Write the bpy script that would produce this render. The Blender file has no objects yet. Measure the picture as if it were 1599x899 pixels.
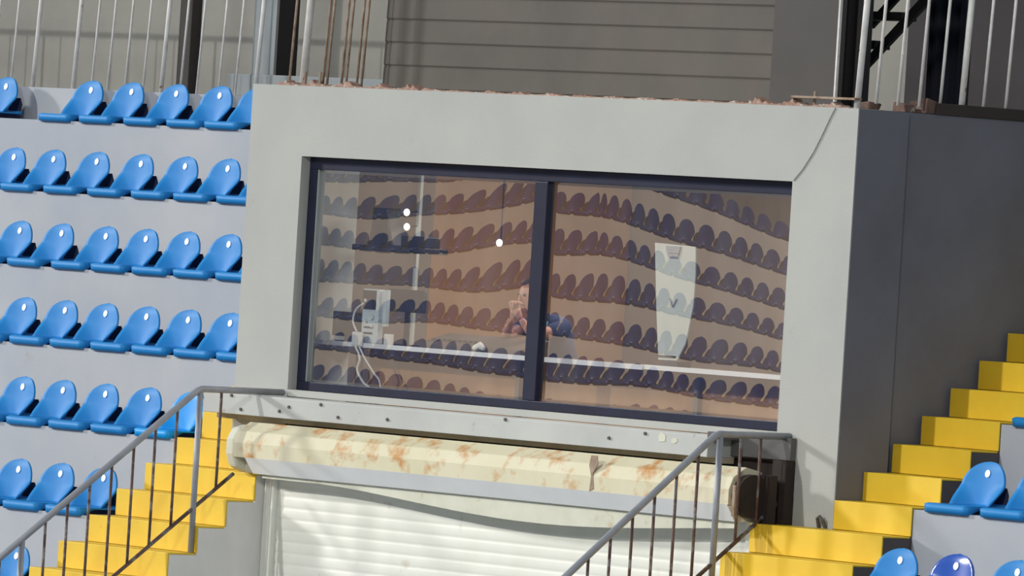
import bpy, bmesh, math, random
from mathutils import Vector, Matrix
random.seed(7)
S = bpy.context.scene
COL = S.collection

# ------------------------------------------------------------------ camera
TH, ROLL, F, D = math.radians(49.2), math.radians(3.55), 12400.0, 52.8
PITCH = -76.0 / F
dv = Vector((-math.sin(TH) * math.cos(PITCH), math.cos(TH) * math.cos(PITCH), math.sin(PITCH)))
r0 = Vector((math.cos(TH), math.sin(TH), 0.0))
u0 = r0.cross(dv)
rv = r0 * math.cos(ROLL) + u0 * math.sin(ROLL)
uv = u0 * math.cos(ROLL) - r0 * math.sin(ROLL)
cam_d = bpy.data.cameras.new('camera')
cam = bpy.data.objects.new('camera', cam_d)
COL.objects.link(cam)
pos = -dv * D
pos.z = 4.6
M = Matrix((rv, uv, -dv)).transposed().to_4x4()
M.translation = pos
cam.matrix_world = M
cam_d.sensor_width = 36.0
cam_d.lens = F / 1599.0 * 36.0
cam_d.clip_start = 1.0
cam_d.clip_end = 600.0
S.camera = cam

# ------------------------------------------------------------------ light
w = bpy.data.worlds.new('world')
S.world = w
w.use_nodes = True
w.node_tree.nodes['Background'].inputs[0].default_value = (0.80, 0.90, 1.0, 1)
w.node_tree.nodes['Background'].inputs[1].default_value = 0.30


def sun(name, travel, energy, angle, color=(1, 1, 1)):
    l = bpy.data.lights.new(name, 'SUN')
    l.energy = energy
    l.angle = math.radians(angle)
    l.color = color
    o = bpy.data.objects.new(name, l)
    COL.objects.link(o)
    o.rotation_euler = Vector(travel).to_track_quat('-Z', 'Y').to_euler()
    o.location = (-20, -40, 30)
    return o


sun('floodlight_front', (0.19, 1, -0.47), 1.35, 0.9, (1.0, 0.985, 0.95))
sun('floodlight_left', (1.9, 1, -0.67), 2.1, 5.0, (1.0, 0.985, 0.95))
sun('floodlight_right', (-0.8, 1, -0.45), 0.7, 5.0, (1.0, 0.98, 0.94))


def spot(name, loc, target, power, cone):
    l = bpy.data.lights.new(name, 'SPOT')
    l.energy = power
    l.spot_size = math.radians(cone)
    l.spot_blend = 0.4
    l.shadow_soft_size = 0.6
    o = bpy.data.objects.new(name, l)
    COL.objects.link(o)
    o.location = loc
    o.rotation_euler = (Vector(target) - Vector(loc)).to_track_quat('-Z', 'Y').to_euler()


spot('fill_across', (-44, -14, 20), (-62, -56, 4), 128000, 50)  # unseen spot added to light the stand mirrored in the panes

S.view_settings.view_transform = 'Standard'
S.view_settings.look = 'None'
S.view_settings.exposure = -0.2
S.view_settings.gamma = 1.0
S.view_settings.use_curve_mapping = False


# ------------------------------------------------------------------ materials
def lin(c):
    return tuple(((v / 255.0) / 12.92 if v / 255.0 <= 0.04045 else ((v / 255.0 + 0.055) / 1.055) ** 2.4) for v in c) + (1,)


def mat(name, c1, c2=None, scale=3.0, rough=0.8, lo=0.35, hi=0.7, metal=0.0, bump=0.0, spec=0.5, stretch=(1, 1, 1), detail=5.0, c3=None, lo3=0.6, hi3=0.66, scale3=9.0, bscale=60.0):
    m = bpy.data.materials.new(name)
    m.use_nodes = True
    nt = m.node_tree
    b = nt.nodes['Principled BSDF']
    b.inputs['Roughness'].default_value = rough
    b.inputs['Metallic'].default_value = metal
    b.inputs['Specular IOR Level'].default_value = spec
    if c2 is None:
        b.inputs['Base Color'].default_value = lin(c1)
    tc = nt.nodes.new('ShaderNodeTexCoord')
    mp = nt.nodes.new('ShaderNodeMapping')
    mp.inputs['Scale'].default_value = stretch
    nt.links.new(tc.outputs['Object'], mp.inputs[0])

    def layer(sc, l, h, ca, cb, prev=None):
        n = nt.nodes.new('ShaderNodeTexNoise')
        n.inputs['Scale'].default_value = sc
        n.inputs['Detail'].default_value = detail
        n.inputs['Roughness'].default_value = 0.6
        nt.links.new(mp.outputs[0], n.inputs['Vector'])
        r = nt.nodes.new('ShaderNodeMapRange')
        r.inputs['From Min'].default_value = l
        r.inputs['From Max'].default_value = h
        nt.links.new(n.outputs['Fac'], r.inputs[0])
        x = nt.nodes.new('ShaderNodeMix')
        x.data_type = 'RGBA'
        if prev is None:
            x.inputs[6].default_value = lin(ca)
        else:
            nt.links.new(prev, x.inputs[6])
        x.inputs[7].default_value = lin(cb)
        nt.links.new(r.outputs[0], x.inputs[0])
        return x.outputs[2]

    if c2 is not None:
        out = layer(scale, lo, hi, c1, c2)
        if c3 is not None:
            out = layer(scale3, lo3, hi3, None, c3, out)
        nt.links.new(out, b.inputs['Base Color'])
    if bump:
        n = nt.nodes.new('ShaderNodeTexNoise')
        n.inputs['Scale'].default_value = bscale
        nt.links.new(mp.outputs[0], n.inputs['Vector'])
        bp = nt.nodes.new('ShaderNodeBump')
        bp.inputs['Strength'].default_value = bump
        bp.inputs['Distance'].default_value = 0.01
        nt.links.new(n.outputs['Fac'], bp.inputs['Height'])
        nt.links.new(bp.outputs[0], b.inputs['Normal'])
    return m


MT = {}
MT['booth'] = mat('painted_plaster', (186, 187, 181), (178, 179, 176), 1.3, 0.85, bump=0.12, c3=(172, 168, 158), lo3=0.68, hi3=0.82, scale3=3.0)
MT['booth_side'] = mat('dark_grey_side', (116, 118, 128), (106, 106, 112), 1.5, 0.85, bump=0.1)  # darker grey on the booth's right side and return
MT['riser'] = mat('grey_concrete_paint', (172, 178, 188), (188, 190, 194), 0.8, 0.85, bump=0.1, c3=(158, 156, 154), lo3=0.66, hi3=0.8, scale3=2.2)
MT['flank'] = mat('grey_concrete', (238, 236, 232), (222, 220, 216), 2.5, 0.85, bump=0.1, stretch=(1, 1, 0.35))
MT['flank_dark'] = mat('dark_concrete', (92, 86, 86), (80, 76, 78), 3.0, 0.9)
MT['yellow'] = mat('yellow_paint', (240, 203, 52), (230, 188, 40), 2.2, 0.55, bump=0.05, c3=(206, 160, 34), lo3=0.70, hi3=0.8, scale3=7.0)
MT['blue'] = mat('blue_plastic', (40, 140, 212), (34, 132, 204), 2.0, 0.5, spec=0.25)
MT['azure'] = mat('azure_plastic', (20, 160, 240), (16, 152, 232), 2.0, 0.45, spec=0.3)
MT['royal'] = mat('royal_blue_plastic', (34, 92, 190), (28, 80, 178), 2.0, 0.22, spec=0.8)
MT['metal'] = mat('grey_painted_steel', (166, 170, 178), (146, 149, 157), 6.0, 0.45, metal=0.2)
MT['rusty'] = mat('rusty_steel', (112, 90, 84), (84, 58, 48), 14.0, 0.7, c3=(140, 134, 134), lo3=0.52, hi3=0.6, scale3=11)
MT['white_metal'] = mat('white_painted_steel', (232, 230, 226), (204, 200, 194), 7.0, 0.55, c3=(160, 120, 96), lo3=0.66, hi3=0.7, scale3=12)
MT['tan_rust'] = mat('tan_rusted_steel', (176, 156, 136), (128, 100, 80), 12.0, 0.75)
MT['navy'] = mat('navy_aluminium', (38, 42, 66), (30, 32, 52), 3.0, 0.35, metal=0.3)
MT['slab'] = mat('pale_sheet_metal', (182, 184, 182), (196, 198, 194), 1.6, 0.6, c3=(150, 148, 140), lo3=0.66, hi3=0.74, scale3=5)
MT['beam'] = mat('dark_grey_steel', (98, 97, 96), (86, 84, 84), 3, 0.7)
MT['cream_rust'] = mat('rusting_cream_paint', (226, 218, 190), (214, 208, 172), 2.0, 0.6, c3=(198, 140, 72), lo3=0.53, hi3=0.66, scale3=4.2, bump=0.1)
MT['cream'] = mat('cream_paint', (222, 222, 204), (206, 204, 186), 3.0, 0.6, c3=(184, 160, 122), lo3=0.62, hi3=0.76, scale3=4)
MT['white_box'] = mat('white_enamel', (248, 250, 250), (238, 240, 240), 2.0, 0.5)
MT['shutter'] = mat('ivory_shutter_slats', (242, 242, 232), (234, 234, 222), 2.5, 0.5, c3=(208, 200, 176), lo3=0.64, hi3=0.78, scale3=4)
MT['wall_back'] = mat('weathered_render', (142, 140, 132), (130, 128, 122), 1.5, 0.9, bump=0.1)
MT['dark_panel'] = mat('dark_brown_sheet', (86, 81, 75), (98, 93, 86), 1.2, 0.75, c3=(104, 92, 84), lo3=0.55, hi3=0.8, scale3=1.5)
MT['dark_panel_b'] = mat('dark_smooth_sheet', (82, 78, 76), (74, 70, 68), 1.2, 0.75)
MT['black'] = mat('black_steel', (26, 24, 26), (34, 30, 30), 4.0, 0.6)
MT['void'] = mat('shadow_dark_wall', (60, 57, 59), (50, 47, 50), 1.2, 0.95)  # shadowed void behind the fence put into a dark wall colour
MT['darkcol'] = mat('dark_brown_column', (62, 54, 50), (52, 46, 44), 3, 0.8)
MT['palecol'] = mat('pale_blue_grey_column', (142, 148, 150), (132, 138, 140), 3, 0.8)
MT['mortar'] = mat('broken_brick_mortar', (186, 154, 138), (140, 108, 94), 22.0, 0.95, c3=(196, 190, 180), lo3=0.55, hi3=0.62, scale3=16, bump=0.4)
MT['brick'] = mat('old_brick', (122, 98, 88), (92, 72, 66), 18.0, 0.95, c3=(160, 148, 138), lo3=0.6, hi3=0.66, scale3=14, bump=0.4)
MT['crack'] = mat('grey_wire', (150, 150, 146), None, 1, 0.7)
MT['gap'] = mat('dusty_brown_lintel', (200, 186, 160), (176, 162, 138), 5, 0.9)
MT['tarp'] = mat('navy_cloth', (22, 24, 40), (30, 30, 44), 3, 0.9)
MT['recess'] = mat('shade_dark_recess', (38, 32, 32), (56, 44, 38), 6, 0.9)  # shade of the recess put into a near-black colour
MT['bolt'] = mat('dark_bolt_steel', (86, 84, 82), None, 1, 0.5)
MT['wood'] = mat('tan_wood_panelling', (190, 140, 90), (172, 122, 78), 1.2, 0.6, stretch=(3, 1, 0.5))
MT['pale_in'] = mat('pale_interior_paint', (214, 222, 222), (200, 208, 208), 1, 0.8)
MT['taupe'] = mat('taupe_interior_paint', (128, 114, 104), (116, 104, 96), 1, 0.8)
MT['counter_edge'] = mat('white_laminate', (252, 252, 254), None, 1, 0.4)
MT['brownbox'] = mat('brown_grey_plastic', (98, 82, 76), (80, 70, 66), 4, 0.7)
MT['charcoal'] = mat('charcoal_plastic', (22, 24, 34), (30, 32, 42), 3, 0.4)
MT['silver'] = mat('silver_grey_plastic', (226, 238, 242), (204, 218, 224), 9, 0.4)
MT['white'] = mat('white_plastic', (236, 238, 236), None, 1, 0.4)
MT['board'] = mat('pale_board', (214, 218, 208), (202, 208, 200), 2, 0.5)
MT['skin'] = mat('skin', (206, 150, 130), (196, 138, 118), 8, 0.55)
MT['hair'] = mat('dark_brown_hair', (62, 44, 38), (48, 34, 30), 20, 0.7)
MT['shirt'] = mat('navy_shirt_cloth', (44, 54, 92), (36, 44, 78), 6, 0.85)
MT['cyan'] = mat('light_blue_ribbon', (130, 196, 226), None, 1, 0.6)
MT['far_riser'] = mat('warm_far_concrete', (202, 180, 162), (186, 168, 152), 0.6, 0.85)
MT['far_blue'] = mat('far_blue_plastic', (50, 60, 106), (42, 52, 92), 2.0, 0.35)


def glass_mat():
    m = bpy.data.materials.new('reflective_window_glass')
    m.use_nodes = True
    nt = m.node_tree
    nt.nodes.clear()
    out = nt.nodes.new('ShaderNodeOutputMaterial')
    tr = nt.nodes.new('ShaderNodeBsdfTransparent')
    tr.inputs[0].default_value = (0.98, 0.99, 0.99, 1)
    gl = nt.nodes.new('ShaderNodeBsdfGlossy')
    gl.inputs['Roughness'].default_value = 0.0
    gl.inputs['Color'].default_value = (0.95, 0.96, 1.0, 1)
    df = nt.nodes.new('ShaderNodeBsdfDiffuse')
    df.inputs[0].default_value = (0.7, 0.7, 0.68, 1)
    a = nt.nodes.new('ShaderNodeMixShader')
    a.inputs[0].default_value = 0.31
    nt.links.new(tr.outputs[0], a.inputs[1])
    nt.links.new(gl.outputs[0], a.inputs[2])
    n = nt.nodes.new('ShaderNodeTexNoise')
    n.inputs['Scale'].default_value = 1.6
    tc = nt.nodes.new('ShaderNodeTexCoord')
    mp = nt.nodes.new('ShaderNodeMapping')
    mp.inputs['Scale'].default_value = (3, 1, 0.5)
    nt.links.new(tc.outputs['Object'], mp.inputs[0])
    nt.links.new(mp.outputs[0], n.inputs['Vector'])
    r = nt.nodes.new('ShaderNodeMapRange')
    r.inputs['From Min'].default_value = 0.3
    r.inputs['From Max'].default_value = 0.75
    r.inputs['To Min'].default_value = 0.012
    r.inputs['To Max'].default_value = 0.05
    nt.links.new(n.outputs['Fac'], r.inputs[0])
    b = nt.nodes.new('ShaderNodeMixShader')
    nt.links.new(r.outputs[0], b.inputs[0])
    nt.links.new(a.outputs[0], b.inputs[1])
    nt.links.new(df.outputs[0], b.inputs[2])
    nt.links.new(b.outputs[0], out.inputs[0])
    return m


MT['glass'] = glass_mat()
_m = bpy.data.materials.new('clear_inner_glass')
_m.use_nodes = True
_m.node_tree.nodes.clear()
_t = _m.node_tree.nodes.new('ShaderNodeBsdfTransparent')
_t.inputs[0].default_value = (0.985, 0.99, 0.985, 1)
_o = _m.node_tree.nodes.new('ShaderNodeOutputMaterial')
_m.node_tree.links.new(_t.outputs[0], _o.inputs[0])
MT['inner_glass'] = _m
MT['bracket'] = mat('shade_navy_support', (26, 40, 84), (22, 32, 66), 3, 0.6)  # seat support, dark navy holds the shade behind and under the seat
MT['plate'] = mat('white_enamel_plate', (250, 252, 252), None, 1, 0.3)


# ------------------------------------------------------------------ helpers
def B():
    return bmesh.new()


def box(bm, x0, x1, y0, y1, z0, z1):
    v = [bm.verts.new(p) for p in ((x0, y0, z0), (x1, y0, z0), (x1, y1, z0), (x0, y1, z0), (x0, y0, z1), (x1, y0, z1), (x1, y1, z1), (x0, y1, z1))]
    for f in ((0, 3, 2, 1), (4, 5, 6, 7), (0, 1, 5, 4), (1, 2, 6, 5), (2, 3, 7, 6), (3, 0, 4, 7)):
        bm.faces.new([v[i] for i in f])
    return v


def prism(bm, pts, axis, a, b):
    """pts: closed outline in the other two axes, extruded along axis from a to b"""
    def P(p, t):
        if axis == 'x':
            return (t, p[0], p[1])
        if axis == 'y':
            return (p[0], t, p[1])
        return (p[0], p[1], t)
    A = [bm.verts.new(P(p, a)) for p in pts]
    C = [bm.verts.new(P(p, b)) for p in pts]
    n = len(pts)
    bm.faces.new(A)
    bm.faces.new(list(reversed(C)))
    for i in range(n):
        j = (i + 1) % n
        bm.faces.new((A[i], C[i], C[j], A[j]))


def tube(bm, pts, r, seg=10):
    pts = [Vector(p) for p in pts]
    rings = []
    up = None
    for i, p in enumerate(pts):
        if i == 0:
            t = (pts[1] - p).normalized()
        elif i == len(pts) - 1:
            t = (p - pts[-2]).normalized()
        else:
            t = ((pts[i + 1] - p).normalized() + (p - pts[i - 1]).normalized()).normalized()
        ref = Vector((1, 0, 0)) if abs(t.x) < 0.8 else Vector((0, 0, 1))
        a = t.cross(ref).normalized()
        if up is not None and a.dot(up) < 0:
            a = -a
        up = a
        b = t.cross(a)
        rr = r[i] if isinstance(r, (list, tuple)) else r
        rings.append([bm.verts.new(p + (a * math.cos(2 * math.pi * k / seg) + b * math.sin(2 * math.pi * k / seg)) * rr) for k in range(seg)])
    for q in range(len(rings) - 1):
        for k in range(seg):
            j = (k + 1) % seg
            bm.faces.new((rings[q][k], rings[q][j], rings[q + 1][j], rings[q + 1][k]))
    bm.faces.new(rings[0])
    bm.faces.new(list(reversed(rings[-1])))


def obj(name, bm, m, parent=None, bevel=0.0, smooth=False):
    bmesh.ops.recalc_face_normals(bm, faces=bm.faces)
    if parent is not None:
        off = Vector(parent.location)
        q = parent.parent
        while q is not None:
            off += Vector(q.location)
            q = q.parent
        bmesh.ops.translate(bm, verts=bm.verts, vec=-off)
    me = bpy.data.meshes.new(name)
    bm.to_mesh(me)
    bm.free()
    me.materials.append(m)
    o = bpy.data.objects.new(name, me)
    COL.objects.link(o)
    if parent is not None:
        o.parent = parent
    if smooth:
        for p in me.polygons:
            p.use_smooth = True
    if bevel:
        md = o.modifiers.new('bevel', 'BEVEL')
        md.width = bevel
        md.segments = 2
        md.limit_method = 'ANGLE'
    return o


def tag(o, label, cat, group=None, kind=None):
    if label:
        o['label'] = label
    if cat:
        o['category'] = cat
    if group:
        o['group'] = group
    if kind:
        o['kind'] = kind
    return o


def thing(name, label, cat, loc=(0, 0, 0), group=None):
    o = bpy.data.objects.new(name, None)
    COL.objects.link(o)
    o.location = loc
    o.empty_display_size = 0.1
    return tag(o, label, cat, group)


def struct(name, bm, m, label=None, bevel=0.0):
    o = obj(name, bm, m, None, bevel)
    o['kind'] = 'structure'
    if label:
        o['label'] = label
    return o


H, T = 0.186, 0.24            # stair riser and tread
Z0 = 3.065                    # top of the stair step whose riser stands in the booth's front plane
ROW_H, ROW_D = 3 * H, 3 * T
XL, XR = -2.87, 3.25          # booth left and right corners
SLX = (-3.49, -2.27)          # left staircase
SRX = (3.25, 3.98)            # right staircase beside the booth
TOP = 5.563                   # booth top

# ------------------------------------------------------------------ terraces (left, right)
def terrace(name, x0, x1, r_lo, r_hi, label, yback=None):
    pts = []
    for r in range(r_lo, r_hi + 1):
        y = (r - 1) * ROW_D
        z = Z0 + ROW_H * (r - 1)
        pts.append((y, z - ROW_H))
        pts.append((y, z))
    yb = (r_hi) * ROW_D if yback is None else yback
    pts.append((yb, Z0 + ROW_H * (r_hi - 1)))
    pts.append((yb, Z0 + ROW_H * (r_lo - 2)))
    bm = B()
    prism(bm, pts, 'x', x0, x1)
    return struct(name, bm, MT['riser'], label)


terrace('floor', -16.0, SLX[0], -2, 1, 'light grey stepped concrete terrace under the blue seats left of the booth', 0.70)
terrace('floor', -16.0, XL - 0.004, 2, 5, 'upper grey stepped terrace left of the booth', 3.35)
terrace('floor', SRX[1], 9.0, -2, 3, 'grey stepped concrete terrace at the lower right')

# top walkway slab behind the uppermost row
bm = B()
box(bm, -16, XL - 0.01, 3.352, 5.0, 5.3, 5.56)
struct('trim_1', bm, MT['riser'], 'concrete edge of the walkway behind the top seats')

# ------------------------------------------------------------------ staircases
def staircase(name, label, x0f, x1, x0b, k0, k1, flank):
    st = thing(name, label, 'staircase', ((x0f + x1) / 2, k0 * T, Z0 + (k0 - 1) * H))
    pts = []
    for k in range(k0, 0):
        pts.append((k * T, Z0 + (k - 1) * H))
        pts.append((k * T, Z0 + k * H))
    pts.append((-0.002, Z0 - H))
    pts.append((-0.002, Z0 + (k0 - 1) * H))
    bm = B()
    prism(bm, pts, 'x', x0f, x1)
    pts = [(0.0, Z0 + (k0 - 1) * H)]
    for k in range(0, k1 + 1):
        pts.append((k * T, Z0 + (k - 1) * H))
        pts.append((k * T, Z0 + k * H))
    pts.append(((k1 + 1) * T, Z0 + k1 * H))
    pts.append(((k1 + 1) * T, Z0 + (k0 - 1) * H))
    prism(bm, pts, 'x', x0b[0], x0b[1])
    obj('concrete_flank', bm, flank, st)
    for k in range(k0, k1 + 1):
        xa, xb = (x0f, x1) if k < 0 else x0b
        y, z = k * T, Z0 + k * H
        bm = B()
        # painted riser and tread, one thin folded sheet of paint-coated screed
        prism(bm, [(y - 0.012, z - H + 0.014), (y - 0.012, z + 0.012), (y + T - 0.014, z + 0.012), (y + T - 0.014, z + 0.001), (y - 0.001, z + 0.001), (y - 0.001, z - H + 0.014)], 'x', xa, xb)
        if k == 0 and x1 < 0:
            box(bm, x0b[1], x1, -0.0125, -0.0015, z - H + 0.014, z + 0.012)
        obj('step', bm, MT['yellow'], st, bevel=0.004)
    return st


staircase('staircase', 'yellow painted concrete staircase left of the roller shutter, beside the blue seats', SLX[0], SLX[1], (SLX[0], XL - 0.006), -8, 3, MT['flank'])
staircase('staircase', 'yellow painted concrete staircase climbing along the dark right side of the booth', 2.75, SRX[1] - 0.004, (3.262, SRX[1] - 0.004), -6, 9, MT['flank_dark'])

# ------------------------------------------------------------------ booth
WX0, WX1, WZ0, WZ1 = -2.29, 2.675, 3.476, 5.08
bm = B()
ys, ye = 0.0, 0.18
box(bm, XL, WX0, ys, ye, 3.07, TOP)
box(bm, WX1, XR, ys, ye, 3.07, TOP)
box(bm, WX0, WX1, ys, ye, WZ1, TOP)
box(bm, WX0, WX1, ys, ye, 3.43, WZ0)
box(bm, 2.87, XR, ys, ye, 2.88, 3.07)
bmesh.ops.remove_doubles(bm, verts=bm.verts, dist=0.0005)
struct('wall_front', bm, MT['booth'], 'pale plastered front wall of the booth around its window')
bm = B()
box(bm, XL, XR - 0.06, 0.182, 4.9, 5.45, TOP)
struct('ceiling', bm, MT['booth'], 'concrete roof slab of the booth')
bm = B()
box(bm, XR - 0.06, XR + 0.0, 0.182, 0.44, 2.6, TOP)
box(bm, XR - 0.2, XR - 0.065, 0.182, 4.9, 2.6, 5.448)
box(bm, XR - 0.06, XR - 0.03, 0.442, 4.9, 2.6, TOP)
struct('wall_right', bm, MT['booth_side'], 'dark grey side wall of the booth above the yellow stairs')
# pale plaster only on the front: thin darker grey strip covers the leaf's side
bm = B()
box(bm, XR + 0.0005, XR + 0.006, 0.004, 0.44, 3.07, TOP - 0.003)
struct('trim_2', bm, MT['booth_side'], 'dark grey return beside the pale front wall')
bm = B()
box(bm, XL, XL + 0.15, 0.182, 4.9, 3.2, 5.448)
struct('wall_left', bm, MT['riser'], 'left side wall of the booth')
# interior
IX = XL + 0.155
bm = B()
box(bm, IX, IX + 0.03, 1.55, 3.4, 3.3, 5.44)
struct('wall_interior', bm, MT['wood'], 'tan panelled wall inside the booth')
bm = B()
box(bm, IX, IX + 0.03, 0.722, 1.548, 3.3, 5.44)
struct('wall_interior', bm, MT['taupe'], 'taupe wall inside the booth beside the pale pillar')
bm = B()
box(bm, IX, IX + 0.19, 0.185, 0.72, 3.3, 5.44)
struct('trim_3', bm, MT['pale_in'], 'pale pillar just inside the left end of the window')
bm = B()
box(bm, IX, XR - 0.21, 3.41, 3.5, 3.3, 5.44)
struct('wall_back', bm, MT['taupe'], 'taupe rear wall inside the booth')
bm = B()
box(bm, XL + 0.155, XR - 0.21, 0.185, 3.5, 3.2, 3.295)
struct('floor_interior', bm, MT['brownbox'], 'floor inside the booth')
al = bpy.data.lights.new('room_fill', 'AREA')
al.shape = 'RECTANGLE'
al.size = 2.6
al.size_y = 1.2
al.energy = 86
al.color = (1.0, 0.9, 0.78)
ao = bpy.data.objects.new('room_fill', al)
COL.objects.link(ao)
ao.location = (0.1, 1.7, 5.40)  # unseen warm area light added under the ceiling to brighten the room

# window frame and panes
win = bpy.data.objects.new('window_1', None)
COL.objects.link(win)
win.location = (0.19, 0.12, WZ0)
win['kind'] = 'structure'
win['label'] = 'wide two-pane window of the booth in a navy frame'
bm = B()
FW = 0.085
box(bm, WX0 + 0.002, WX1 - 0.002, 0.075, 0.14, WZ1 - FW, WZ1 - 0.002)
box(bm, WX0 + 0.002, WX1 - 0.002, 0.075, 0.14, WZ0 + 0.002, WZ0 + 0.062)
box(bm, WX0 + 0.002, WX0 + 0.085, 0.075, 0.14, WZ0 + 0.062, WZ1 - FW)
box(bm, WX1 - 0.06, WX1 - 0.002, 0.085, 0.14, WZ0 + 0.062, WZ1 - FW)
obj('window_frame', bm, MT['navy'], win, bevel=0.004)
bm = B()
MX = 0.155
box(bm, MX - 0.065, MX + 0.065, 0.068, 0.135, WZ0 + 0.0625, WZ1 - FW - 0.0005)
obj('mullion', bm, MT['navy'], win, bevel=0.006)
bm = B()
box(bm, WX0 + 0.0855, WX0 + 0.100, 0.083, 0.125, WZ0 + 0.063, WZ1 - FW - 0.001)
obj('window_gasket', bm, MT['palecol'], win)


def pane(x0, x1, z0, z1, y, fn):
    bm = B()
    nx, nz = 70, 50
    g = [[None] * (nz + 1) for _ in range(nx + 1)]
    for i in range(nx + 1):
        for j in range(nz + 1):
            X = x0 + (x1 - x0) * i / nx
            Z = z0 + (z1 - z0) * j / nz
            g[i][j] = bm.verts.new((X, y + fn(X, Z), Z))
    for i in range(nx):
        for j in range(nz):
            bm.faces.new((g[i][j], g[i + 1][j], g[i + 1][j + 1], g[i][j + 1]))
    o = obj('window_pane', bm, MT['glass'], win, smooth=True)
    md = o.modifiers.new('thickness', 'SOLIDIFY')
    md.thickness = 0.005
    md.offset = 0
    o.data.materials.append(MT['inner_glass'])
    md.material_offset = 1
    md.material_offset_rim = 1
    return o


def wave(X, Z):
    return 0.00005 * math.sin(6.1 * X + 2.3 * Z) + 0.00003 * math.sin(9.0 * Z + 3.1 * X + 1.0)


def fl(X, Z):
    s = max(0.0, (X + 1.5) / 1.6) ** 1.6
    return -0.0012 * (Z - 4.5) ** 2 - 0.0024 * s * (Z - 4.05) ** 2 + wave(X, Z)


def fr(X, Z):
    s = max(0.0, (X - 0.7) / 2.0) ** 1.3
    return -0.0027 * (Z - 4.3) ** 2 + 0.0029 * s * (Z - 3.45) ** 2 + wave(X + 3, Z)


pane(WX0 + 0.09, MX - 0.04, WZ0 + 0.05, WZ1 - FW + 0.01, 0.108, fl)
pane(MX + 0.04, WX1 - 0.03, WZ0 + 0.05, WZ1 - FW + 0.01, 0.112, fr)

# thin wire running down the wall
bm = B()
tube(bm, [(3.04, -0.006, 5.56), (3.0, -0.006, 5.50), (2.93, -0.006, 5.38), (2.86, -0.006, 5.27), (2.77, -0.006, 5.16), (2.69, -0.006, 5.085)], 0.0035, 6)
tag(obj('wire', bm, MT['crack']), 'thin grey wire slanting from booth roof to the window corner', 'wire')
bm = B()
tube(bm, [(3.13, -0.01, 2.895), (3.135, -0.03, 2.95), (3.16, -0.035, 2.965), (3.185, -0.03, 2.94), (3.19, -0.01, 2.895)], 0.012, 8)
tag(obj('hook', bm, MT['bolt']), 'small dark metal loop at the foot of the booth column above the stairs', 'hook')

# slab / fascia below the window
slab = thing('fascia_panel', 'pale bolted fascia ledge running under the booth window', 'ledge', (-0.3, -0.1, 3.28))
bm = B()
prism(bm, [(-0.25, 3.283), (-0.25, 3.418), (-0.243, 3.425), (-0.002, 3.425), (-0.002, 3.283)], 'x', XL - 0.02, 2.30)
obj('ledge_board', bm, MT['slab'], slab, bevel=0.004)
for (x, z) in ((-2.47, 3.32), (-1.95, 3.365), (-1.61, 3.40), (-1.42, 3.325), (0.31, 3.41), (-2.58, 3.41), (-2.05, 3.33), (1.35, 3.35), (1.7, 3.40), (-0.9, 3.34)):
    bm = B()
    tube(bm, [(x, -0.2505, z), (x, -0.262, z)], 0.011, 8)
    obj('bolt', bm, MT['bolt'], slab)
for (x, z, w_, h_) in ((1.86, 3.385, 0.09, 0.07), (1.98, 3.37, 0.07, 0.05)):
    n = 9
    bm = B()
    prism(bm, [(x + w_ / 2 * math.cos(a * 2 * math.pi / n) * random.uniform(0.7, 1.1), z + h_ / 2 * math.sin(a * 2 * math.pi / n) * random.uniform(0.7, 1.1)) for a in range(n)], 'y', -0.2535, -0.2502)
    obj('paint_patch', bm, MT['cream'], slab)
bm = B()
box(bm, 2.302, 2.868, -0.05, -0.002, 3.30, 3.445)
prism(bm, [(-0.26, 3.40), (-0.26, 3.45), (-0.05, 3.45), (-0.05, 3.40)], 'x', 2.302, 2.38)
tag(obj('steel_beam', bm, MT['beam'], bevel=0.004), 'dark grey steel beam between the pale ledge and the right booth column', 'beam')

# lower wall, dark recess, soffit
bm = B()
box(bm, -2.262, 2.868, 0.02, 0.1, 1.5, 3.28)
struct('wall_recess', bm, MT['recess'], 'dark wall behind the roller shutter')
bm = B()
box(bm, -2.87, 2.30, -0.14, -0.014, 3.246, 3.2825)
struct('trim_4', bm, MT['gap'], 'dark strip between ledge and shutter housing')

# ------------------------------------------------------------------ roller shutter
sh = thing('roller_shutter', 'ivory roller shutter with rust-stained housing under the booth window', 'shutter', (0.15, -0.2, 1.6))
bm = B()
zb = 1.55
pitch = 0.077
z = 2.90
front = []
while z > zb:
    for q in range(7):
        a = q / 6.0
        front.append((-0.15 - 0.0035 * math.sin(math.pi * a) ** 0.6, z - a * (pitch - 0.008)))
    z -= pitch
back = [(-0.11, front[-1][1]), (-0.11, 2.90)]
prism(bm, front + back, 'x', -2.135, 2.62)
obj('slat_curtain', bm, MT['shutter'], sh)
for x0, x1 in ((-2.262, -2.138), (2.625, 2.73)):
    bm = B()
    prism(bm, [(x0, -0.172), (x0, -0.10), (x1, -0.10), (x1, -0.19), (x1 - 0.05, -0.19), (x1 - 0.05, -0.172)], 'z', 1.55, 2.905)
    obj('guide_rail', bm, MT['shutter'], sh, bevel=0.004)
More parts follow.
